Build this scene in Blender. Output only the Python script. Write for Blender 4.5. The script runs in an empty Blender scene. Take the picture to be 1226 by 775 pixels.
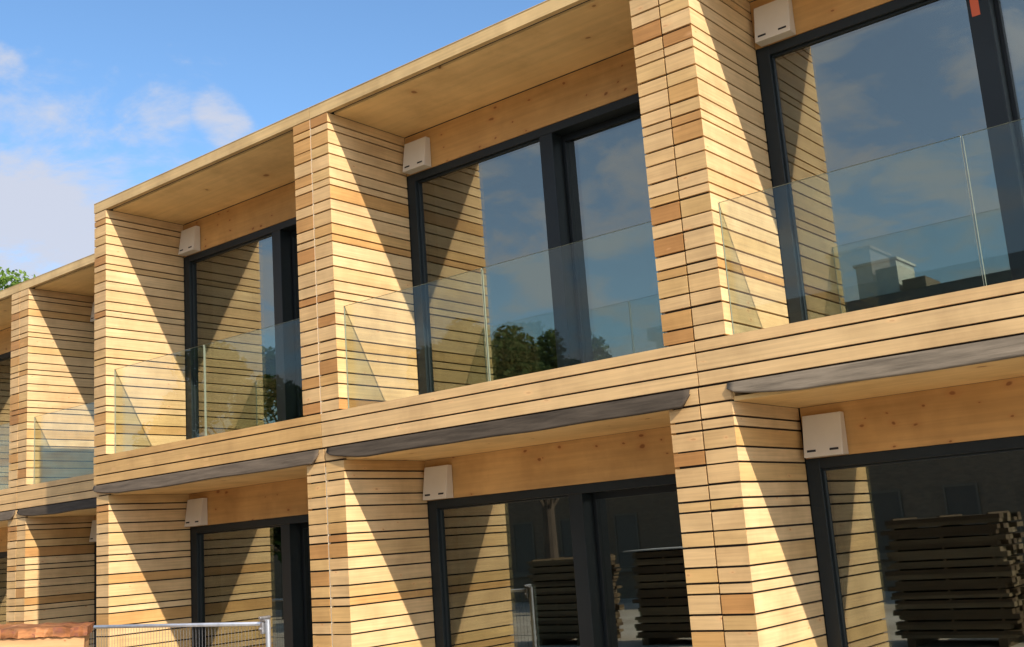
import bpy, math, random
import numpy as np
from mathutils import Vector
sc = bpy.context.scene
COL = sc.collection
rnd = random.Random(11)
R = math.radians

# ------------------------------------------------------------------ materials
def new_mat(name):
    m = bpy.data.materials.new(name); m.use_nodes = True
    nt = m.node_tree; nt.nodes.clear()
    out = nt.nodes.new('ShaderNodeOutputMaterial')
    return m, nt, out

def N(nt, kind, **kw):
    n = nt.nodes.new(kind)
    for k, v in kw.items():
        if k.startswith('i_'):
            n.inputs[k[2:].replace('_', ' ')].default_value = v
        else:
            setattr(n, k, v)
    return n

def ramp(nt, stops, interp='LINEAR'):
    r = nt.nodes.new('ShaderNodeValToRGB'); cr = r.color_ramp; cr.interpolation = interp
    while len(cr.elements) < len(stops): cr.elements.new(0.5)
    for e, (p, c) in zip(cr.elements, stops):
        e.position = p; e.color = (*c, 1) if len(c) == 3 else c
    return r

def mixc(nt, a, b, fac, mode='MIX'):
    m = nt.nodes.new('ShaderNodeMix'); m.data_type = 'RGBA'; m.blend_type = mode
    for sock, v in ((m.inputs[0], fac), (m.inputs[6], a), (m.inputs[7], b)):
        if hasattr(v, 'links'): nt.links.new(v, sock)
        else: sock.default_value = v if not isinstance(v, tuple) or len(v) == 4 else (*v, 1)
    return m.outputs[2]

def math_(nt, op, a, b=None, clamp=False):
    m = nt.nodes.new('ShaderNodeMath'); m.operation = op; m.use_clamp = clamp
    for s, v in zip(m.inputs, (a, b)):
        if v is None: continue
        if hasattr(v, 'links'): nt.links.new(v, s)
        else: s.default_value = v
    return m.outputs[0]

def coords(nt, scale, tone=None):
    """object coordinates, shifted per object (and per board) so that no two pieces share a grain"""
    tc = N(nt, 'ShaderNodeTexCoord'); oi = N(nt, 'ShaderNodeObjectInfo')
    sh = math_(nt, 'MULTIPLY', oi.outputs['Random'], 57.0)
    if tone is not None:
        sh = math_(nt, 'ADD', sh, math_(nt, 'MULTIPLY', tone, 91.0))
    ad = N(nt, 'ShaderNodeVectorMath', operation='ADD')
    nt.links.new(tc.outputs['Object'], ad.inputs[0]); nt.links.new(sh, ad.inputs[1])
    mp = N(nt, 'ShaderNodeMapping'); mp.inputs['Scale'].default_value = scale
    nt.links.new(ad.outputs[0], mp.inputs[0])
    return mp.outputs[0]

def wood(name, stops, grain=(1.6, 1.6, 60), knots=None, rough=0.62, contrast=0.19, blotch=0.17, flat=False, bump=0.08):
    m, nt, out = new_mat(name)
    at = N(nt, 'ShaderNodeAttribute', attribute_name='tone')
    tone = at.outputs['Fac']
    base = ramp(nt, stops); nt.links.new(tone, base.inputs[0])
    c = base.outputs[0]
    v = coords(nt, grain, tone)
    n1 = N(nt, 'ShaderNodeTexNoise', i_Scale=1.0, i_Detail=5.0, i_Roughness=.6, i_Distortion=.25); nt.links.new(v, n1.inputs['Vector'])
    g = ramp(nt, [(.3, (1 - contrast,) * 3), (.7, (1 + contrast * .35,) * 3)]); nt.links.new(n1.outputs[0], g.inputs[0])
    c = mixc(nt, c, g.outputs[0], 1.0, 'MULTIPLY')
    v2 = coords(nt, (2.2, 2.2, 3.0), tone)
    n2 = N(nt, 'ShaderNodeTexNoise', i_Scale=1.0, i_Detail=3.0, i_Roughness=.55); nt.links.new(v2, n2.inputs['Vector'])
    b = ramp(nt, [(.3, (1 - blotch, 1 - blotch * 1.15, 1 - blotch * 1.4)), (.7, (1 + blotch * .3,) * 3)]); nt.links.new(n2.outputs[0], b.inputs[0])
    c = mixc(nt, c, b.outputs[0], 1.0, 'MULTIPLY')
    if knots:
        ksc, thr, size, kcol = knots
        vk = coords(nt, ksc, tone)
        nk = N(nt, 'ShaderNodeTexNoise', i_Scale=1.7, i_Detail=1.0); nt.links.new(vk, nk.inputs['Vector'])
        wv = N(nt, 'ShaderNodeVectorMath', operation='MULTIPLY_ADD')
        nt.links.new(nk.outputs['Color'], wv.inputs[0]); wv.inputs[1].default_value = (.25,) * 3; nt.links.new(vk, wv.inputs[2])
        sp = N(nt, 'ShaderNodeSeparateXYZ'); nt.links.new(wv.outputs[0], sp.inputs[0]); cm = N(nt, 'ShaderNodeCombineXYZ')
        nt.links.new(sp.outputs[0] if flat else math_(nt, 'ADD', sp.outputs[0], sp.outputs[1]), cm.inputs[0]); nt.links.new(sp.outputs[1 if flat else 2], cm.inputs[1])
        vo = N(nt, 'ShaderNodeTexVoronoi', i_Scale=1.0, voronoi_dimensions='2D'); nt.links.new(cm.outputs[0], vo.inputs['Vector'])
        sep = N(nt, 'ShaderNodeSeparateColor'); nt.links.new(vo.outputs['Color'], sep.inputs[0])
        gate = math_(nt, 'GREATER_THAN', sep.outputs[0], thr)
        sz = math_(nt, 'MULTIPLY', math_(nt, 'ADD', sep.outputs[1], .45), size)
        rel = math_(nt, 'DIVIDE', vo.outputs['Distance'], sz)
        spot = ramp(nt, [(.55, (1, 1, 1)), (1.0, (0, 0, 0))]); nt.links.new(rel, spot.inputs[0])
        c = mixc(nt, c, kcol, math_(nt, 'MULTIPLY', math_(nt, 'MULTIPLY', spot.outputs[0], gate), .85))
        # a faint halo of darker grain round each knot
        halo = ramp(nt, [(.0, (1, 1, 1)), (1.0, (0, 0, 0))]); nt.links.new(math_(nt, 'DIVIDE', rel, 3.0), halo.inputs[0])
        c = mixc(nt, c, tuple(k * 2.6 for k in kcol), math_(nt, 'MULTIPLY', math_(nt, 'MULTIPLY', halo.outputs[0], gate), .35))
    # weathering that runs across the boards
    vw = coords(nt, (1.3, 1.3, .7))
    nw = N(nt, 'ShaderNodeTexNoise', i_Scale=1.6, i_Detail=6.0, i_Roughness=.65); nt.links.new(vw, nw.inputs['Vector'])
    wr = ramp(nt, [(.30, (.84, .82, .80)), (.52, (1, 1, 1)), (.75, (1.04, 1.03, 1.0))]); nt.links.new(nw.outputs[0], wr.inputs[0])
    c = mixc(nt, c, wr.outputs[0], 1.0, 'MULTIPLY')
    p = N(nt, 'ShaderNodeBsdfPrincipled', i_Roughness=rough)
    p.inputs['Specular IOR Level'].default_value = .3
    nt.links.new(c, p.inputs['Base Color'])
    bp = N(nt, 'ShaderNodeBump', i_Strength=bump, i_Distance=.004); nt.links.new(n1.outputs[0], bp.inputs['Height'])
    nt.links.new(bp.outputs[0], p.inputs['Normal'])
    nt.links.new(p.outputs[0], out.inputs[0])
    return m

def plain(name, col, rough=.5, metal=0.0, noise=None, spec=.5, bump=0):
    m, nt, out = new_mat(name)
    p = N(nt, 'ShaderNodeBsdfPrincipled', i_Roughness=rough, i_Metallic=metal)
    p.inputs['Specular IOR Level'].default_value = spec
    p.inputs['Base Color'].default_value = (*col, 1)
    if noise:
        sc_, amt = noise
        v = coords(nt, sc_ if isinstance(sc_, tuple) else (sc_,) * 3)
        n = N(nt, 'ShaderNodeTexNoise', i_Scale=1.0, i_Detail=5.0, i_Roughness=.62); nt.links.new(v, n.inputs['Vector'])
        r = ramp(nt, [(.25, tuple(x * (1 - amt) for x in col)), (.75, tuple(min(1, x * (1 + amt)) for x in col))])
        nt.links.new(n.outputs[0], r.inputs[0]); nt.links.new(r.outputs[0], p.inputs['Base Color'])
        if bump:
            b = N(nt, 'ShaderNodeBump', i_Strength=bump, i_Distance=.02); nt.links.new(n.outputs[0], b.inputs['Height']); nt.links.new(b.outputs[0], p.inputs['Normal'])
    nt.links.new(p.outputs[0], out.inputs[0])
    return m

def glass(name, tint, base, gain, rough=0.0):
    """coated glass: a fresnel share of mirror over tinted see-through"""
    m, nt, out = new_mat(name)
    ge = N(nt, 'ShaderNodeNewGeometry'); dp = N(nt, 'ShaderNodeVectorMath', operation='DOT_PRODUCT')
    nt.links.new(ge.outputs['Normal'], dp.inputs[0]); nt.links.new(ge.outputs['Incoming'], dp.inputs[1])
    k = math_(nt, 'POWER', math_(nt, 'SUBTRACT', 1.0, math_(nt, 'ABSOLUTE', dp.outputs['Value']), True), 5.0)
    f = math_(nt, 'ADD', math_(nt, 'MULTIPLY', k, gain * .95), base, True)
    tr = N(nt, 'ShaderNodeBsdfTransparent'); tr.inputs[0].default_value = (*tint, 1)
    gl = N(nt, 'ShaderNodeBsdfGlossy', i_Roughness=rough); gl.inputs[0].default_value = (.97, 1.0, .91, 1)
    mx = N(nt, 'ShaderNodeMixShader')
    nt.links.new(f, mx.inputs[0]); nt.links.new(tr.outputs[0], mx.inputs[1]); nt.links.new(gl.outputs[0], mx.inputs[2])
    nt.links.new(mx.outputs[0], out.inputs[0])
    return m

PALE = [(0, (.735, .53, .275)), (.35, (.71, .48, .232)), (.6, (.67, .45, .19)), (.8, (.60, .35, .125)), (1, (.50, .255, .085))]
M = {}
M['board'] = wood('larch_board', PALE, knots=((5, 5, 11), .78, .06, (.32, .17, .07)))
DIMMED_FRONT = [(p_, (c_[0] * .90, c_[1] * .865, c_[2] * .80)) for p_, c_ in PALE]   # shade put into the colour, so fronts look dimmer than the lit sides
M['front_board'] = wood('dimmed_front_larch', DIMMED_FRONT, knots=((5, 5, 11), .84, .07, (.32, .17, .07)))
M['band'] = wood('band_board', DIMMED_FRONT, grain=(1.1, 1.1, 55), knots=((4, 4, 12), .82, .07, (.36, .21, .09)), blotch=.12)
M['panel'] = wood('spruce_panel', [(0, (.62, .375, .14)), (1, (.56, .315, .105))], grain=(.9, .9, 26), knots=((5.2, 5.2, 8.5), .60, .10, (.16, .06, .02)), contrast=.16, blotch=.2)
M['soffit'] = wood('soffit_panel', [(0, (.83, .575, .25)), (1, (.79, .52, .205))], grain=(.8, 16, 16), knots=((2.6, 2.6, 3.2), .78, .06, (.20, .09, .03)), contrast=.10, blotch=.12, flat=True)
M['fascia'] = wood('fascia_board', [(0, (.61, .44, .205)), (1, (.56, .36, .145))], grain=(.8, .8, 40), blotch=.2)
M['fillet'] = plain('pale_fillet', (.74, .62, .42), .7)
M['dark_gap'] = plain('black_membrane', (.018, .015, .013), .9)
M['frame'] = plain('anthracite_frame', (.013, .018, .019), .42, 0, ((3, 3, 3), .15), .3)
M['leaf'] = plain('anthracite_leaf', (.011, .014, .015), .45, spec=.3)
M['window_glass'] = glass('coated_window_glass', (.50, .55, .50), .228, .9)
M['rail_glass'] = glass('balustrade_glass', (.925, .962, .945), .033, 1.0)
M['rail_edge'] = plain('glass_edge', (.27, .29, .21), .35)
M['vent'] = plain('cream_metal', (.66, .60, .48), .45, 0, ((4, 4, 4), .05))
M['slot'] = plain('dark_slot', (.02, .02, .02), .8)
M['flash_dark'] = plain('dark_membrane', (.056, .044, .031), .85, 0, ((2.5, 26, 26), .45), .15, bump=.35)
M['flash_mid'] = plain('grey_membrane', (.102, .079, .055), .85, 0, ((2.5, 28, 28), .4), .15, bump=.35)
M['flash_pale'] = plain('weathered_membrane', (.158, .128, .090), .85, 0, ((2.5, 28, 28), .45), .15, bump=.35)
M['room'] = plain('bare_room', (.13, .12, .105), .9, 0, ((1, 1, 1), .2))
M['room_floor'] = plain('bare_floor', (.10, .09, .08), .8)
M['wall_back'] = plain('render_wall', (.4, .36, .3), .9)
M['roofing'] = plain('roof_membrane', (.12, .12, .12), .8)
M['orange'] = plain('orange_tag', (.62, .11, .035), .5)

# ------------------------------------------------------------------ mesh helper
class MB:
    def __init__(s): s.v = []; s.f = []; s.t = []; s.m = []
    def hexa(s, p, tone=0., mat=0, sides=None):
        o = len(s.v); s.v += [tuple(q) for q in p]
        for k, f in enumerate(((0, 3, 2, 1), (4, 5, 6, 7), (0, 1, 5, 4), (1, 2, 6, 5), (2, 3, 7, 6), (3, 0, 4, 7))):
            s.f.append(tuple(o + i for i in f)); s.t.append(tone); s.m.append(mat if sides is None or k not in sides else sides[k])
    def box(s, x0, x1, y0, y1, z0, z1, tone=0., mat=0, sides=None):
        s.hexa([(x0, y0, z0), (x1, y0, z0), (x1, y1, z0), (x0, y1, z0), (x0, y0, z1), (x1, y0, z1), (x1, y1, z1), (x0, y1, z1)], tone, mat, sides)
    def prism(s, plan, z0, z1, tone=0., mat=0):
        s.hexa([(x, y, z0) for x, y in plan] + [(x, y, z1) for x, y in plan], tone, mat)
    def tube(s, a, b, r, n=10, tone=0., mat=0, r2=None):
        a, b = Vector(a), Vector(b); d = (b - a).normalized(); r2 = r if r2 is None else r2
        u = d.cross(Vector((0, 0, 1)) if abs(d.z) < .9 else Vector((1, 0, 0))).normalized(); w = d.cross(u)
        o = len(s.v)
        for p, rr in ((a, r), (b, r2)):
            for k in range(n):
                an = 2 * math.pi * k / n; s.v.append(tuple(p + rr * (math.cos(an) * u + math.sin(an) * w)))
        for k in range(n):
            j = (k + 1) % n; s.f.append((o + k, o + j, o + n + j, o + n + k)); s.t.append(tone); s.m.append(mat)
        s.f.append(tuple(o + k for k in reversed(range(n)))); s.f.append(tuple(o + n + k for k in range(n)))
        s.t += [tone] * 2; s.m += [mat] * 2
    def build(s, name, mats, parent=None, smooth=False, bevel=0):
        me = bpy.data.meshes.new(name); me.from_pydata(s.v, [], s.f)
        for m in (mats if isinstance(mats, (list, tuple)) else [mats]): me.materials.append(M[m] if isinstance(m, str) else m)
        a = me.attributes.new('tone', 'FLOAT', 'FACE'); a.data.foreach_set('value', s.t)
        me.polygons.foreach_set('material_index', s.m)
        if smooth: me.polygons.foreach_set('use_smooth', [True] * len(s.f))
        me.update()
        o = bpy.data.objects.new(name, me); COL.objects.link(o)
        if parent is not None: o.parent = parent
        if bevel:
            b = o.modifiers.new('edge', 'BEVEL'); b.width = bevel; b.segments = 2; b.limit_method = 'ANGLE'
        return o

def thing(name, loc, label, cat, group=None, rz=0, ry=0):
    o = bpy.data.objects.new(name, None); COL.objects.link(o); o.location = loc; o.rotation_euler = (0, ry, rz)
    o.empty_display_size = .3
    return tag(o, label, cat, group)
def tag(o, label, cat, group=None):
    o['label'] = label; o['category'] = cat
    if group: o['group'] = group
    return o

# ------------------------------------------------------------------ the timber houses
T = .227          # thickness of one clad side wall
DEP = .962        # depth of the recess in front of the glazing
ZU0, ZU1 = 3.0, 5.626      # upper cladding, bottom and top
ZL0, ZL1 = -.039, 2.587    # lower cladding
S_, M_, L_ = .066, .0955, .1245
GAP = .0132
def board_levels(z0, z1):
    """boards from the bottom up: M L M L S, repeated"""
    z = z0; out = []; k = 0
    while z < z1 - .03:
        h = (M_, L_, M_, L_, S_)[k % 5]; k += 1
        t = min(z + h, z1 + GAP * .0)
        out.append((z + GAP, t)); z += h
    return out
def pick(p):
    u = rnd.random()
    if u < p * .6: return rnd.uniform(.58, .84)
    if u < p: return rnd.uniform(.82, 1.0)
    return rnd.betavariate(1.3, 2.4) * .66

def side_wall(x_out, x_in, z0, z1, p_front, p_side, parent, extra_top=None, face_out=False):
    """one fin: boards on its front edge, mitred into the boards of its inner face, over a black core"""
    b = MB(); th = .021
    sgn = 1 if x_in > x_out else -1
    def front(za, zb, tone):
        xo = x_out
        pl = [(xo, 0), (x_in, 0), (x_in - sgn * th, th), (xo, th)]
        if sgn < 0: pl = [pl[1], pl[0], pl[3], pl[2]]
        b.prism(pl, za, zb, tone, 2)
    def inner(za, zb, tone):
        pl = [(x_in, .0008), (x_in, DEP), (x_in - sgn * th, DEP), (x_in - sgn * th, th + .0008)]
        if sgn < 0: pl = [pl[3], pl[2], pl[1], pl[0]]
        b.prism(pl, za, zb, tone)
    for za, zb in board_levels(z0, z1):
        j = rnd.uniform(-.0022, .0022)
        front(za + j, zb + j, min(1, pick(p_front) * 1.02 + .13)); inner(za, zb, pick(p_side))  # fixed tone shift puts more shade into the front boards' colour
    if extra_top:
        front(*extra_top, rnd.uniform(.1, .35)); inner(*extra_top, rnd.uniform(.1, .4))
    zt = extra_top[1] if extra_top else z1
    a, c = sorted((x_out + sgn * .002, x_in - sgn * (th + .001)))
    b.box(a, c, th + .002, DEP + .4, z0 - .02, zt, 0, 1)
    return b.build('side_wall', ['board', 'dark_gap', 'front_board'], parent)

def make_window(x0, x1, z0, z1, zsill, parent, post=1.79, tag_on=False):
    """fixed light on the left, deeper set sliding leaf on the right"""
    y = DEP + .006; fw = .098
    xp0, xp1 = post, post + .135
    f = MB()
    f.box(x0, x0 + fw, y, y + .14, zsill, z1)                          # left jamb
    f.box(x0 + fw, x1, y + .0008, y + .14, z1 - .072, z1 - .0005)      # head
    f.box(xp0, xp1, y + .0004, y + .14, zsill, z1 - .0725)             # post
    f.box(x1 - .09, x1, y, y + .14, zsill, z1 - .073)                  # right jamb
    f.box(x0 + fw, xp0, y + .001, y + .14, zsill, zsill + .07)         # sill rails
    f.box(xp1, x1 - .09, y + .001, y + .14, zsill, zsill + .05)
    f.box(x0 + fw, xp0, y + .03, y + .05, z1 - .088, z1 - .0725)       # glazing beads
    f.box(x0 + fw + .0, x0 + fw + .014, y + .03, y + .05, zsill + .07, z1 - .088)
    w = f.build('window', 'frame', parent, bevel=.003)
    g = MB(); g.box(x0 + fw - .01, xp0 + .01, y + .048, y + .072, zsill + .06, z1 - .06)
    g.build('pane', 'window_glass', w)
    lf = MB(); yl = y + .145
    lx0, lx1 = xp1 - .06, x1 - .03
    lf.box(lx0, lx0 + .085, yl, yl + .06, zsill, z1 - .04)
    lf.box(lx1 - .085, lx1, yl, yl + .06, zsill, z1 - .04)
    lf.box(lx0 + .085, lx1 - .085, yl + .0005, yl + .06, z1 - .125, z1 - .04)
    lf.box(lx0 + .085, lx1 - .085, yl + .0005, yl + .06, zsill, zsill + .10)
    l = lf.build('sliding_leaf', 'leaf', w, bevel=.003)
    g = MB(); g.box(lx0 + .075, lx1 - .075, yl + .018, yl + .042, zsill + .09, z1 - .115)
    g.build('pane', 'window_glass', w)
    if tag_on:
        o = MB(); o.box(xp0 + .022, xp0 + .074, y - .002, y + .0002, z1 - .305, z1 - .075); o.build('adhesive_tag', 'orange', w)
    return w

def make_vent(x0, z0, parent):
    b = MB(); w, h = .275, .285; ys, yb, yt = DEP - .002, DEP - .105, DEP - .060
    b.hexa([(x0, yb, z0), (x0 + w, yb, z0), (x0 + w, ys, z0), (x0, ys, z0), (x0, yt, z0 + h), (x0 + w, yt, z0 + h), (x0 + w, ys, z0 + h), (x0, ys, z0 + h)])
    v = b.build('air_vent', 'vent', parent, bevel=.004)
    for xs in (.025, .185):
        s = MB(); za, zb = z0 + .034, z0 + .049
        ya = yb + (yt - yb) * (za - z0) / h; yb2 = yb + (yt - yb) * (zb - z0) / h
        s.hexa([(x0 + xs, ya - .0015, za), (x0 + xs + .062, ya - .0015, za), (x0 + xs + .062, ya + .004, za), (x0 + xs, ya + .004, za),
                (x0 + xs, yb2 - .0015, zb), (x0 + xs + .062, yb2 - .0015, zb), (x0 + xs + .062, yb2 + .004, zb), (x0 + xs, yb2 + .004, zb)])
        s.build('slot', 'slot', v)

def make_flashing(x0, x1, mat, parent, seed, drop=.112, fat=.046):
    """loose membrane strip sagging out from under the floor band"""
    r = np.random.RandomState(seed); n = 70; xs = np.linspace(x0, x1, n)
    def wob(k, a):
        ph = r.rand(k) * 6.28; fr = r.rand(k) * 7 + .6
        return sum(np.sin(xs * fr[i] + ph[i]) for i in range(k)) / k * a
    bul = fat + wob(6, .012); dr = drop + wob(4, .009)
    e = np.minimum(1, np.minimum((xs - x0) / .5, (x1 - xs) / .04)); e = np.sqrt(np.clip(e, 0.0, 1))
    b = MB(); prof = [(0, 0), (.22, .10), (.42, .40), (.66, .72), (1.0, .93), (1.04, 1.0), (.80, 1.03), (.30, .96)]
    K = len(prof)
    for i in range(n):
        for k, (py, pz) in enumerate(prof):
            yy = .004 - bul[i] * py * (.35 + .65 * e[i]); zz = 2.702 - dr[i] * pz * (.30 + .70 * e[i]) + (1 - e[i]) * .0
            b.v.append((xs[i], yy, zz))
    for i in range(n - 1):
        for k in range(K - 1):
            a = i * K + k; b.f.append((a, a + K, a + K + 1, a + 1)); b.t.append(0.); b.m.append(0)
    o = b.build('flashing', mat, parent, smooth=True)
    s = o.modifiers.new('thick', 'SOLIDIFY'); s.thickness = .003
    return o

def house(loc, w, label, low=0., lowr=0., p=(.2, .2, .2, .2), ps=.12, band=.3, fascia=.3, flash=None, fillet=False, tag_on=False, post=1.79, z1off=0.):
    h = thing('timber_house', loc, label, 'house', 'timber terraced houses')
    g = .006
    # upper storey
    side_wall(g, T, ZU0, ZU1, p[0], ps, h)
    side_wall(w - g, w - T, ZU0, ZU1, p[1], ps, h)
    # lower storey, standing a few centimetres off the joint line
    lt = (ZL1 + GAP, 2.700)
    side_wall(low + g, low + T, ZL0, ZL1, p[2], ps * 1.2, h, lt)
    side_wall(w - g + lowr, w - T + lowr, ZL0, ZL1, p[3], ps * 1.2, h, lt)
    # roof with fascia and soffit
    b = MB(); b.box(.004, w - .004, .05, 8.6, ZU1 + .03, ZU1 + .095)
    roof = b.build('roof', 'roofing', h)
    b = MB(); b.box(.003, w - .003, -.004, .045, ZU1 + .006, ZU1 + .109, fascia)
    b.box(.003, w - .003, -.008, .048, ZU1 + .1095, ZU1 + .114, fascia)
    b.build('fascia', 'fascia', roof)
    b = MB(); b.box(T + .001, w - T - .001, .085, DEP, ZU1 + .004, ZU1 + .029, .3)
    b.build('soffit', 'soffit', roof)
    b = MB(); b.box(T - .02, w - T + .02, .046, .084, ZU1 + .022, ZU1 + .0295); b.build('shadow_gap', 'dark_gap', roof)
    # lintels over both windows
    for za, zb in ((5.248, ZU1 - .004), (2.236, ZL1 + .0)):
        b = MB(); b.box(T + .001, w - T - .001, DEP + .001, DEP + .10, za, zb, rnd.random()); b.build('lintel', 'panel', h)
    b = MB(); b.box(low + T + .001, w - T - .001, .03, DEP, ZL1 + .002, ZL1 + .03, .3); b.build('soffit', 'soffit', h)
    # floor band of three long boards
    b = MB()
    for k, (za, zb) in enumerate(((2.716, 2.797), (2.810, 2.921), (2.934, 2.999))):
        b.box(.004, w - .004, -.0015 * (k + 1), .021, za, zb, min(1, max(0, band + rnd.uniform(-.08, .08))))
    b.box(.012, w - .012, .0225, .086, 2.70, 2.985, 0, 1)
    b.box(.004, w - .004, .0225, .08, 2.9862, 2.998, band)
    b.build('floor_band', ['band', 'dark_gap'], h)
    # the shell and the bare rooms
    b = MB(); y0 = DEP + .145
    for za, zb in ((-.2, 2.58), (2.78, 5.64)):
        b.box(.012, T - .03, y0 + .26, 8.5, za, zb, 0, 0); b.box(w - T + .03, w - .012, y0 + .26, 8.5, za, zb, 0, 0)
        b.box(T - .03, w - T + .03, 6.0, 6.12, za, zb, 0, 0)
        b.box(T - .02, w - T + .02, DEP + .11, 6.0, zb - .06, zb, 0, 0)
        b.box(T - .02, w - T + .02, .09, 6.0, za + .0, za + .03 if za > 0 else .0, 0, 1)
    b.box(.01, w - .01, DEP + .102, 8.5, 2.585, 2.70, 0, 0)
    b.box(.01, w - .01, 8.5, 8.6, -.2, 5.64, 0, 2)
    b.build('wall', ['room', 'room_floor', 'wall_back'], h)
    b = MB(); b.box(.03, w - .03, .06, 8.5, -.30, -.06); b.build('plinth', 'dark_gap', h)
    # windows, vents, balustrade, flashing
    make_window(T + .003, w - T - .003, 2.8, 5.247, 2.80, h, post, tag_on)
    make_window(low + T + .003, w - T - .003, 0, 2.235, .0, h, post)
    make_vent(.278, 5.249, h); make_vent(low + .272, 2.238, h)
    b = MB(); b.box(T + .06, w - T - .03, .0875, .125, 2.78, 2.86)
    bl = b.build('balustrade', 'frame', h)
    xm = 1.782
    for xa, xb in ((T + .004, xm - .006), (xm + .006, w - T - .045)):
        b = MB(); b.box(xa, xb, .097, .111, 2.865, 3.897, 0, 0, {0: 1, 1: 1, 3: 1, 5: 1})
        b.build('glass_panel', ['rail_glass', 'rail_edge'], bl)
    if flash: make_flashing(*flash[:2], flash[2], h, flash[3])
    if fillet:
        b = MB(); b.box(-.0055, .0045, .003, .03, 2.99, ZU1 + .1); b.box(-.0055 + .03, .0045 + .03, .003, .03, ZL0, 2.55)
        b.build('joint_strip', 'fillet', h)
    return h

house((-7.08, 1.02, 0), 3.56, 'timber house at the far left end of the row, cut off by the photo edge', p=(.2, .2, .15, .15), band=.35, flash=(.1, 3.52, 'flash_mid', 1))
house((-3.515, 1.02, 0), 3.56, 'set-back timber house left of the step in the row, half hidden and partly shadowed', p=(.22, .2, .15, .1), band=.42, flash=(.03, 3.54, 'flash_dark', 2))
house((.068, 0, 0), 3.532, 'orange-toned timber house at the step, first of the nearer row', low=.05, lowr=.024, p=(.3, .5, .12, .12), ps=.16, band=.72, fascia=.45, flash=(.0, 3.49, 'flash_mid', 3), post=1.775)
house((3.6, 0, 0), 3.6, 'middle timber house with a dark tree reflected in its upper window', low=.03, lowr=-.01, p=(.5, .2, .26, .16), ps=.14, band=.25, fascia=.3, flash=(.06, 3.53, 'flash_dark', 4), fillet=True)
house((7.2, 0, 0), 3.6, 'nearest pale timber house at the right, orange tag on its upper window post', p=(.14, .2, .1, .1), ps=.07, low=-.01, band=.2, fascia=.3, flash=(.20, 3.58, 'flash_pale', 5), tag_on=True, post=1.715)

# ------------------------------------------------------------------ ground
def ground_mat():
    m, nt, out = new_mat('site_ground')
    tc = N(nt, 'ShaderNodeTexCoord')
    a = N(nt, 'ShaderNodeTexNoise', i_Scale=.35, i_Detail=6.0, i_Roughness=.6); nt.links.new(tc.outputs['Object'], a.inputs['Vector'])
    b = N(nt, 'ShaderNodeTexNoise', i_Scale=14.0, i_Detail=5.0, i_Roughness=.7); nt.links.new(tc.outputs['Object'], b.inputs['Vector'])
    r = ramp(nt, [(.35, (.36, .30, .22)), (.6, (.52, .46, .37))]); nt.links.new(a.outputs[0], r.inputs[0])
    g = ramp(nt, [(.3, (.7,) * 3), (.7, (1.15,) * 3)]); nt.links.new(b.outputs[0], g.inputs[0])
    p = N(nt, 'ShaderNodeBsdfPrincipled', i_Roughness=.95)
    nt.links.new(mixc(nt, r.outputs[0], g.outputs[0], 1., 'MULTIPLY'), p.inputs['Base Color'])
    bp = N(nt, 'ShaderNodeBump', i_Strength=.5, i_Distance=.05); nt.links.new(b.outputs[0], bp.inputs['Height']); nt.links.new(bp.outputs[0], p.inputs['Normal'])
    nt.links.new(p.outputs[0], out.inputs[0]); return m
b = MB(); b.v = [(-900, -900, -.05), (900, -900, -.05), (900, 900, -.05), (-900, 900, -.05)]; b.f = [(0, 1, 2, 3)]; b.t = [0.]; b.m = [0]
g = b.build('ground', ground_mat()); g['kind'] = 'structure'

# ------------------------------------------------------------------ mesh fence panel and timber crate at lower left
M['galv'] = plain('galvanised_steel', (.50, .52, .54), .38, .75, ((8, 8, 8), .2))
M['wire'] = plain('dull_wire', (.16, .16, .16), .6, .4)
M['rusty'] = plain('clamp_steel', (.30, .30, .30), .45, .7, ((30, 30, 30), .4))
f = thing('mesh_fence', (1.425, -.62, -.05), 'galvanised wire mesh fence panel standing behind the orange crate at lower left', 'fence')
ZF = 1.398; HX = 2.15
b = MB(); b.tube((-HX, 0, ZF), (HX, 0, ZF), .0155, 12); b.tube((-HX, 0, .18), (HX, 0, .18), .0175, 12)
b.build('rail', 'galv', f, True)
for x in (-HX, HX):
    b = MB(); b.tube((x + (.03 if x > 0 else -.03), 0, 0), (x + (.03 if x > 0 else -.03), 0, ZF + .03), .021, 14); p_ = b.build('post', 'galv', f)
    c = MB(); xx = x + (.03 if x > 0 else -.03)
    c.box(xx - .052, xx - .022, -.036, .036, ZF - .075, ZF + .012); c.box(xx - .065, xx + .0, -.026, .026, ZF + .018, ZF + .034)
    c.tube((xx - .038, -.05, ZF + .045), (xx - .038, .05, ZF + .045), .013, 10); c.tube((xx - .038, -.055, ZF - .035), (xx - .038, .055, ZF - .035), .011, 8)
    c.build('clamp', 'rusty', p_, bevel=.003)
b = MB()
n = 100
for i in range(1, n):
    x = -HX + 2 * HX * i / n
    b.tube((x, .004, .19), (x, .004, ZF - .006), .0017, 5)
for k in range(1, 6):
    z = ZF - .02 - k * .21; b.tube((-HX, -.002, z), (HX, -.002, z), .0024, 5)
b.build('wire_mesh', 'wire', f)
for x in (-HX - .03, HX + .03):
    b = MB(); b.hexa([(x - .11, -.3, 0), (x + .11, -.3, 0), (x + .11, .3, 0), (x - .11, .3, 0), (x - .08, -.27, .13), (x + .08, -.27, .13), (x + .08, .27, .13), (x - .08, .27, .13)])
    b.build('foot', plain('concrete_foot', (.33, .32, .3), .9, 0, ((12,) * 3, .2)), f, bevel=.01)

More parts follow.
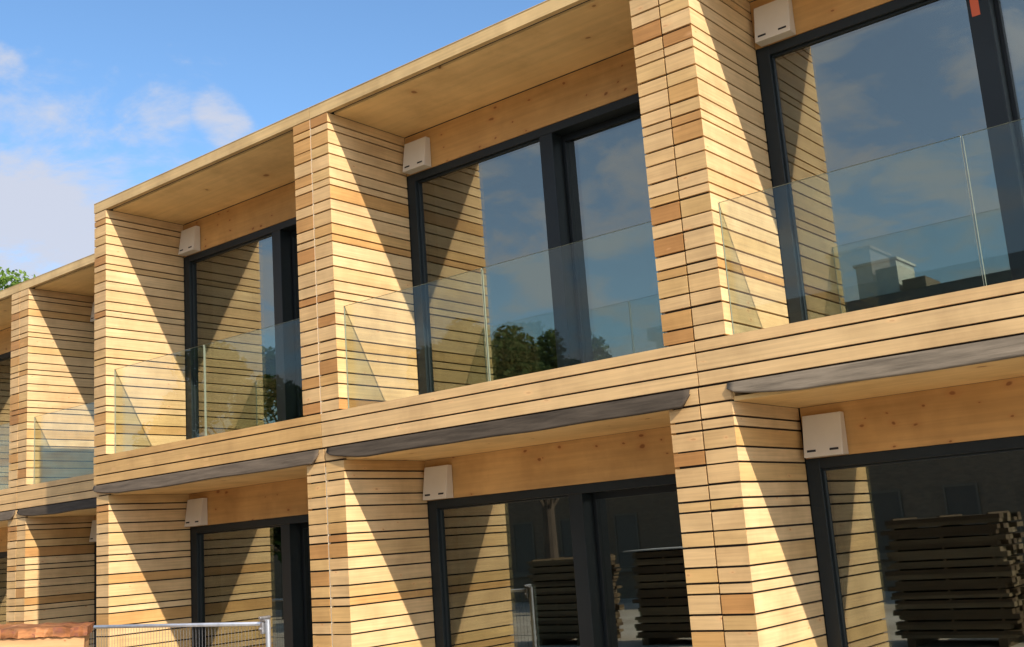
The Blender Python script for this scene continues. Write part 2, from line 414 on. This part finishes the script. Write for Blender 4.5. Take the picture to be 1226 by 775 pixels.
M['crate'] = wood('crate_board', [(0, (.62, .36, .17)), (1, (.58, .30, .12))], grain=(1.2, 1.2, 22), contrast=.35, blotch=.2, knots=((5, 5, 8), .88, .12, (.2, .08, .03)))
M['lid'] = wood('rough_lid', [(0, (.42, .16, .055)), (.5, (.50, .22, .08)), (1, (.50, .30, .15))], grain=(7, 7, 20), contrast=.65, blotch=.75, knots=((14, 14, 20), .6, .3, (.12, .04, .02)), bump=.9)
c = thing('timber_crate', (1.43, -2.02, -.05), 'orange timber packing crate with a rough weathered lid at the lower left', 'crate', rz=R(56), ry=R(3.2))
b = MB(); b.box(-.93, .93, -.3, .25, .165, 1.445, .4); b.build('side_panel', 'crate', c, bevel=.004)
b = MB()
nx = 60
for i in range(nx):         # rough edged slab: front edge broken up along its length
    xa, xb = -.95 + 1.9 * i / nx, -.95 + 1.9 * (i + 1) / nx
    def e(i): q = random.Random(i * 7 + 3); return q.uniform(-.012, .010), q.uniform(-.007, .006), q.uniform(-.006, .004)
    (ya, ta, ba), (yb, tb, bb) = e(i), e(i + 1)
    z0, z1 = 1.448, 1.519
    b.hexa([(xa, -.325 + ya, z0 + ba), (xb, -.325 + yb, z0 + bb), (xb, .28, z0), (xa, .28, z0), (xa, -.325 + ya * .4, z1 + ta), (xb, -.325 + yb * .4, z1 + tb), (xb, .53, z1 + tb), (xa, .53, z1 + ta)], random.Random(i // 4).random())
b.build('lid', 'lid', c)
for x in (-.7, 0, .7):
    b = MB(); b.box(x - .06, x + .06, -.28, .23, 0, .163, .5); b.build('bearer', 'crate', c)

# ------------------------------------------------------------------ trees
def leaf_mat(name, dark, light):
    m, nt, out = new_mat(name)
    at = N(nt, 'ShaderNodeAttribute', attribute_name='tone'); r = ramp(nt, [(0, dark), (1, light)]); nt.links.new(at.outputs['Fac'], r.inputs[0])
    d = N(nt, 'ShaderNodeBsdfDiffuse'); t = N(nt, 'ShaderNodeBsdfTranslucent'); nt.links.new(r.outputs[0], d.inputs[0]); nt.links.new(r.outputs[0], t.inputs[0])
    x = N(nt, 'ShaderNodeMixShader', i_Fac=.3); nt.links.new(d.outputs[0], x.inputs[1]); nt.links.new(t.outputs[0], x.inputs[2]); nt.links.new(x.outputs[0], out.inputs[0])
    return m
M['leaf_mid'] = leaf_mat('broad_leaf', (.06, .13, .02), (.24, .34, .07))
M['leaf_dark'] = leaf_mat('dark_leaf', (.015, .035, .010), (.055, .095, .025))
M['leaf_dull'] = leaf_mat('dull_leaf', (.075, .10, .04), (.13, .155, .06))
M['bark'] = plain('bark', (.09, .065, .045), .9, 0, ((6, 6, 2), .4))
def leaves(centres, radii, n, size, seed, mat, parent, name='crown'):
    r = np.random.RandomState(seed); C = np.array(centres); RR = np.array(radii)
    pk = r.choice(len(C), n, p=RR ** 2 / (RR ** 2).sum())
    d = r.normal(size=(n, 3)); d /= np.linalg.norm(d, axis=1)[:, None]
    P = C[pk] + d * (RR[pk] * (r.rand(n) ** .4))[:, None] * np.array([1, 1, .85])
    a = r.normal(size=(n, 3)); a /= np.linalg.norm(a, axis=1)[:, None]
    q = np.cross(a, r.normal(size=(n, 3))); q /= np.linalg.norm(q, axis=1)[:, None]
    s = size * (.6 + .8 * r.rand(n))[:, None]
    V = np.stack([P - a * s, P + q * s * .55, P + a * s, P - q * s * .55], 1).reshape(-1, 3)
    b = MB(); b.v = [tuple(x) for x in V]; b.f = [(4 * i, 4 * i + 1, 4 * i + 2, 4 * i + 3) for i in range(n)]
    tone_c = r.rand(len(C)); b.t = list(np.clip(tone_c[pk] * .55 + r.rand(n) * .45, 0, 1)); b.m = [0] * n
    return b.build(name, mat, parent)
def tree(loc, h, w, label, mat, seed, n=9000, size=.13, trunk=.22, base=.3, name='broadleaf_tree', group=None):
    t = thing(name, loc, label, 'tree', group); q = random.Random(seed)
    b = MB(); b.tube((0, 0, 0), (0, 0, h * .55), trunk, 12, r2=trunk * .6); b.tube((0, 0, h * .55), (.1, 0, h * .9), trunk * .6, 10, r2=trunk * .15)
    cs, rs = [], []
    for i in range(34):
        z = q.uniform(base, .97); k = math.sin(math.pi * min(1, max(.05, (z - base + .12) / (1.12 - base)))) ** .7
        an = q.uniform(0, 6.28); rr = w * .5 * k * q.uniform(.35, 1.0)
        p = (rr * math.cos(an), rr * math.sin(an), z * h); cs.append(p); rs.append(w * q.uniform(.10, .20))
        b.tube((0, 0, max(.2 * h, (z - .22) * h)), p, trunk * .22, 6, r2=.015)
    b.build('trunk', 'bark', t); leaves(cs, rs, n, size, seed, mat, t)
    return t
def conifer(loc, h, w, label, seed, group):
    t = thing('conifer_tree', loc, label, 'tree', group); q = random.Random(seed)
    b = MB(); b.tube((0, 0, 0), (0, 0, h * .98), .2, 10, r2=.02); b.build('trunk', 'bark', t)
    cs, rs = [], []
    for i in range(70):
        z = q.uniform(.15, 1); an = q.uniform(0, 6.28); rr = w * .5 * (1 - z) * q.uniform(.2, 1)
        cs.append((rr * math.cos(an), rr * math.sin(an), z * h)); rs.append(.12 + w * .16 * (1.02 - z))
    leaves(cs, rs, 5000, .11, seed, 'leaf_dark', t)
gb = 'trees behind the roof at far left'
tree((-16.1, 6.6, -.05), 9.6, 5.0, 'bright green broadleaf tree rising behind the far left roof', 'leaf_mid', 21, 30000, .06, base=.5)
tree((-13.5, 8.1, -.05), 8.95, 2.2, 'narrower green tree just right of the bright one behind the far left roof', 'leaf_mid', 22, 14000, .06, trunk=.14, base=.5)
conifer((-25.2, 19.8, -.05), 12.05, 3.0, 'left one of two tiny dark conifer tips above the far left roof', 31, gb)
conifer((-25.6, 21.0, -.05), 12.35, 3.0, 'right one of two tiny dark conifer tips above the far left roof', 32, gb)
tree((-7.2, -15.2, -.05), 7.45, 4.4, 'rounded green tree reflected low in the upper window of the middle house', 'leaf_dull', 23, 24000, .085, base=.55)
tree((-18.2, -15.5, -.05), 9.3, 5.0, 'tall dark tree reflected in the upper window of the orange-toned house', 'leaf_dark', 24, 20000, .10, base=.2)

# ------------------------------------------------------------------ opposite side of the site (seen in the panes)
M['brick'] = plain('dark_brick', (.21, .145, .095), .85, 0, ((5, 5, 14), .25))
M['roof_dark'] = plain('slate', (.10, .10, .10), .7)
M['white_render'] = plain('pale_render', (.62, .58, .52), .9, 0, ((2, 2, 2), .1))
M['white_frame'] = plain('grey_frame', (.19, .15, .11), .7)
M['far_pane'] = plain('dark_pane', (.11, .085, .065), .45)
def terrace(x0, x1, h, label, yb=-20.0, chimney=False):
    o = thing('brick_terrace', (0, yb, -.05), label, 'building', 'brick terraces across the site')
    b = MB(); b.box(x0, x1, -9, 0, 0, h - .35); b.build('wall', 'brick', o)
    b = MB(); b.box(x0 - .15, x1 + .15, -9.15, .18, h - .347, h); rf = b.build('roof', 'roof_dark', o)
    if chimney:
        b = MB(); b.box(-.05, 1.05, -1.6, -.25, h + .003, 8.45); b.box(-.1, 1.1, -1.65, -.2, 8.453, 8.52); b.build('chimney', 'white_render', rf)
        b = MB(); b.box(1.15, 1.75, -1.4, -.2, h + .003, 7.86); b.build('roof_box', 'brick', rf)
        b = MB(); b.box(2.6, 13, -3.2, -2.2, h + .003, h + .45); b.build('parapet', 'white_render', rf)
    for z in (.9, 3.9):
        for k in range(int((x1 - x0 - 1) / 1.9)):
            x = x0 + 1.4 + k * 1.9
            b = MB(); b.box(x - .42, x - .37, .002, .05, z, z + 1.6); b.box(x + .37, x + .42, .002, .05, z, z + 1.6); b.box(x - .37, x + .37, .002, .05, z, z + .05); b.box(x - .37, x + .37, .002, .05, z + 1.55, z + 1.6)
            w_ = b.build('window', 'white_frame', o)
            b = MB(); b.box(x - .37, x + .37, .003, .02, z + .05, z + 1.55); b.build('pane', 'far_pane', w_)
            b = MB(); b.box(x - .55, x + .55, .002, .10, z - .12, z - .004); b.build('sill', 'white_frame', o)
terrace(-5.2, 13, 7.5, 'taller brick terrace across the site with a pale chimney, mirrored in the right upper pane', chimney=True)
terrace(-38, -5.6, 6.3, 'lower brown brick terrace across the site, beyond the reflected trees')

M['plank'] = wood('sawn_plank', [(0, (.20, .15, .085)), (.6, (.13, .09, .045)), (1, (.08, .05, .024))], grain=(1.2, 1.2, 40), contrast=.3)
M['wrap'] = plain('pale_wrap', (.5, .48, .44), .5, 0, ((2, 2, 2), .15))
def stack(x0, x1, y0, y1, top, label, seed, cover=False):
    s = thing('lumber_stack', ((x0 + x1) / 2, (y0 + y1) / 2, -.05), label, 'timber stack', 'timber stacks on the site'); q = random.Random(seed)
    hx, hy = (x1 - x0) / 2, (y1 - y0) / 2; z = .12; top += .05
    for xb in (-hx * .7, hx * .7):
        b = MB(); b.box(xb - .06, xb + .06, -hy, hy, 0, .118, .7); b.build('bearer', 'plank', s)
    k = 0
    while z < top - .04:
        b = MB(); th = q.choice((.045, .05, .065)); m = max(3, int(hy * 2 / .16))
        for j in range(m):
            ya = -hy + 2 * hy * j / m; e0, e1 = q.uniform(0, .16), q.uniform(0, .16)
            b.box(-hx + e0, hx - e1, ya + .004, ya + 2 * hy / m - .004, z + .001, z + th, q.random())
        b.build('plank_layer', 'plank', s); z += th
        if k % 2 == 1:
            b = MB()
            for xb in (-hx * .75, 0, hx * .75): b.box(xb - .02, xb + .02, -hy, hy, z + .001, z + .024, .8)
            b.build('spacer', 'plank', s); z += .025
        k += 1
    if cover:
        b = MB(); b.box(-hx - .04, hx + .04, -hy - .04, hy + .04, z + .002, z + .02); b.build('cover_sheet', 'wrap', s)
stack(4.35, 6.15, -9.0, -8.0, 1.74, 'timber stack mirrored in the lower window of the nearest house', 1)
stack(-2.5, -1.2, -9.2, -8.2, 1.50, 'ragged timber stack mirrored left of the post in the middle lower window', 2)
stack(-.25, 1.2, -9.0, -8.0, 1.56, 'covered timber stack mirrored right of the post in the middle lower window', 3, True)
stack(6.6, 8.4, -10.2, -9.2, 1.2, 'low timber stack mirrored at the right photo edge in the lower window', 4)

# ------------------------------------------------------------------ sky and sun
SUN = Vector((1, -.357, .662)).normalized()
wd = bpy.data.worlds.new('World'); sc.world = wd; wd.use_nodes = True
nt = wd.node_tree; nt.nodes.clear()
out = N(nt, 'ShaderNodeOutputWorld'); bg = N(nt, 'ShaderNodeBackground'); nt.links.new(bg.outputs[0], out.inputs[0])
sky = N(nt, 'ShaderNodeTexSky', sky_type='NISHITA', sun_disc=False)
sky.sun_elevation = math.asin(SUN.z); sky.sun_rotation = math.atan2(SUN.x, SUN.y)
sky.air_density = 1.0; sky.dust_density = .4; sky.ozone_density = 2.0; sky.altitude = 50
tc = N(nt, 'ShaderNodeTexCoord')
sx = N(nt, 'ShaderNodeSeparateXYZ'); nt.links.new(tc.outputs['Generated'], sx.inputs[0])
zz = math_(nt, 'ADD', math_(nt, 'MAXIMUM', sx.outputs[2], 0.0), .22)
cb = N(nt, 'ShaderNodeCombineXYZ')
nt.links.new(math_(nt, 'DIVIDE', sx.outputs[0], zz), cb.inputs[0]); nt.links.new(math_(nt, 'DIVIDE', sx.outputs[1], zz), cb.inputs[1])
nn = N(nt, 'ShaderNodeTexNoise', i_Scale=5.2, i_Detail=12.0, i_Roughness=.62, i_Distortion=.35); nt.links.new(cb.outputs[0], nn.inputs['Vector'])
def blob(d, lo, hi):
    dp = N(nt, 'ShaderNodeVectorMath', operation='DOT_PRODUCT'); nt.links.new(tc.outputs['Generated'], dp.inputs[0]); dp.inputs[1].default_value = Vector(d).normalized()
    mr = N(nt, 'ShaderNodeMapRange', interpolation_type='SMOOTHSTEP'); nt.links.new(dp.outputs['Value'], mr.inputs[0])
    mr.inputs[1].default_value = math.cos(R(lo)); mr.inputs[2].default_value = math.cos(R(hi)); return mr.outputs[0]
cov = math_(nt, 'MULTIPLY', blob((-.868, .405, .235), 13.0, 3.0), 1.02)               # the cloud bank low at the left
for d, a, s in (((-.742, .555, .376), 2.0, .70), ((-.822, .402, .403), 1.7, .62), ((-.79, .51, .33), 5.0, .58)):
    cov = math_(nt, 'MAXIMUM', cov, math_(nt, 'MULTIPLY', blob(d, a, .2), s))
cov = math_(nt, 'MAXIMUM', cov, math_(nt, 'MULTIPLY', blob((.9, -.33, .30), 40, 14), .95))  # added cloud out of view near the sun, brightens the recesses
beh = N(nt, 'ShaderNodeMapRange'); nt.links.new(sx.outputs[1], beh.inputs[0]); beh.inputs[1].default_value = .1; beh.inputs[2].default_value = -.35
cov = math_(nt, 'MAXIMUM', cov, math_(nt, 'MULTIPLY', beh.outputs[0], .72))
amt = math_(nt, 'ADD', nn.outputs[0], math_(nt, 'MULTIPLY', cov, .34))
cl = N(nt, 'ShaderNodeMapRange', interpolation_type='SMOOTHSTEP'); nt.links.new(amt, cl.inputs[0]); cl.inputs[1].default_value = .585; cl.inputs[2].default_value = .86
CLOUD = (2.95, 3.08, 3.55)
skyc = mixc(nt, sky.outputs[0], (.68, .83, .92), 1.0, 'MULTIPLY')
sunward = N(nt, 'ShaderNodeVectorMath', operation='DOT_PRODUCT'); nt.links.new(tc.outputs['Generated'], sunward.inputs[0]); sunward.inputs[1].default_value = SUN
glow = N(nt, 'ShaderNodeMapRange'); nt.links.new(sunward.outputs['Value'], glow.inputs[0]); glow.inputs[1].default_value = .25; glow.inputs[2].default_value = .95; glow.inputs[3].default_value = .95; glow.inputs[4].default_value = 3.6
cloudc = N(nt, 'ShaderNodeVectorMath', operation='SCALE'); cloudc.inputs[0].default_value = CLOUD; nt.links.new(glow.outputs[0], cloudc.inputs['Scale'])
col = mixc(nt, skyc, cloudc.outputs[0], math_(nt, 'MAXIMUM', math_(nt, 'MULTIPLY', cl.outputs[0], .92), math_(nt, 'MULTIPLY', beh.outputs[0], .30)))
nt.links.new(col, bg.inputs[0]); bg.inputs[1].default_value = .15

l = bpy.data.lights.new('sun', 'SUN'); l.energy = 4.0; l.angle = R(.5); l.color = (1, .885, .77)
so = bpy.data.objects.new('sun', l); COL.objects.link(so); so.rotation_euler = (-SUN).to_track_quat('-Z', 'Y').to_euler(); so.location = (20, -10, 20)

# ------------------------------------------------------------------ camera
cd = bpy.data.cameras.new('camera'); cd.lens = 38.771; cd.sensor_width = 36; cd.sensor_fit = 'HORIZONTAL'; cd.clip_end = 3000; cd.clip_start = .05
co = bpy.data.objects.new('camera', cd); COL.objects.link(co)
co.location = (10.6363, -6.2014, 1.8173); co.rotation_euler = (R(101.2706), R(4.11345), R(39.23258))
sc.camera = co
vs = sc.view_settings; vs.view_transform = 'Standard'; vs.look = 'None'; vs.exposure = .64; vs.gamma = 1; vs.use_curve_mapping = False
sc.render.engine = 'CYCLES'
sc.cycles.max_bounces = 10; sc.cycles.transparent_max_bounces = 24; sc.cycles.glossy_bounces = 6; sc.cycles.diffuse_bounces = 4
sc.cycles.use_denoising = True; sc.cycles.sample_clamp_indirect = 8
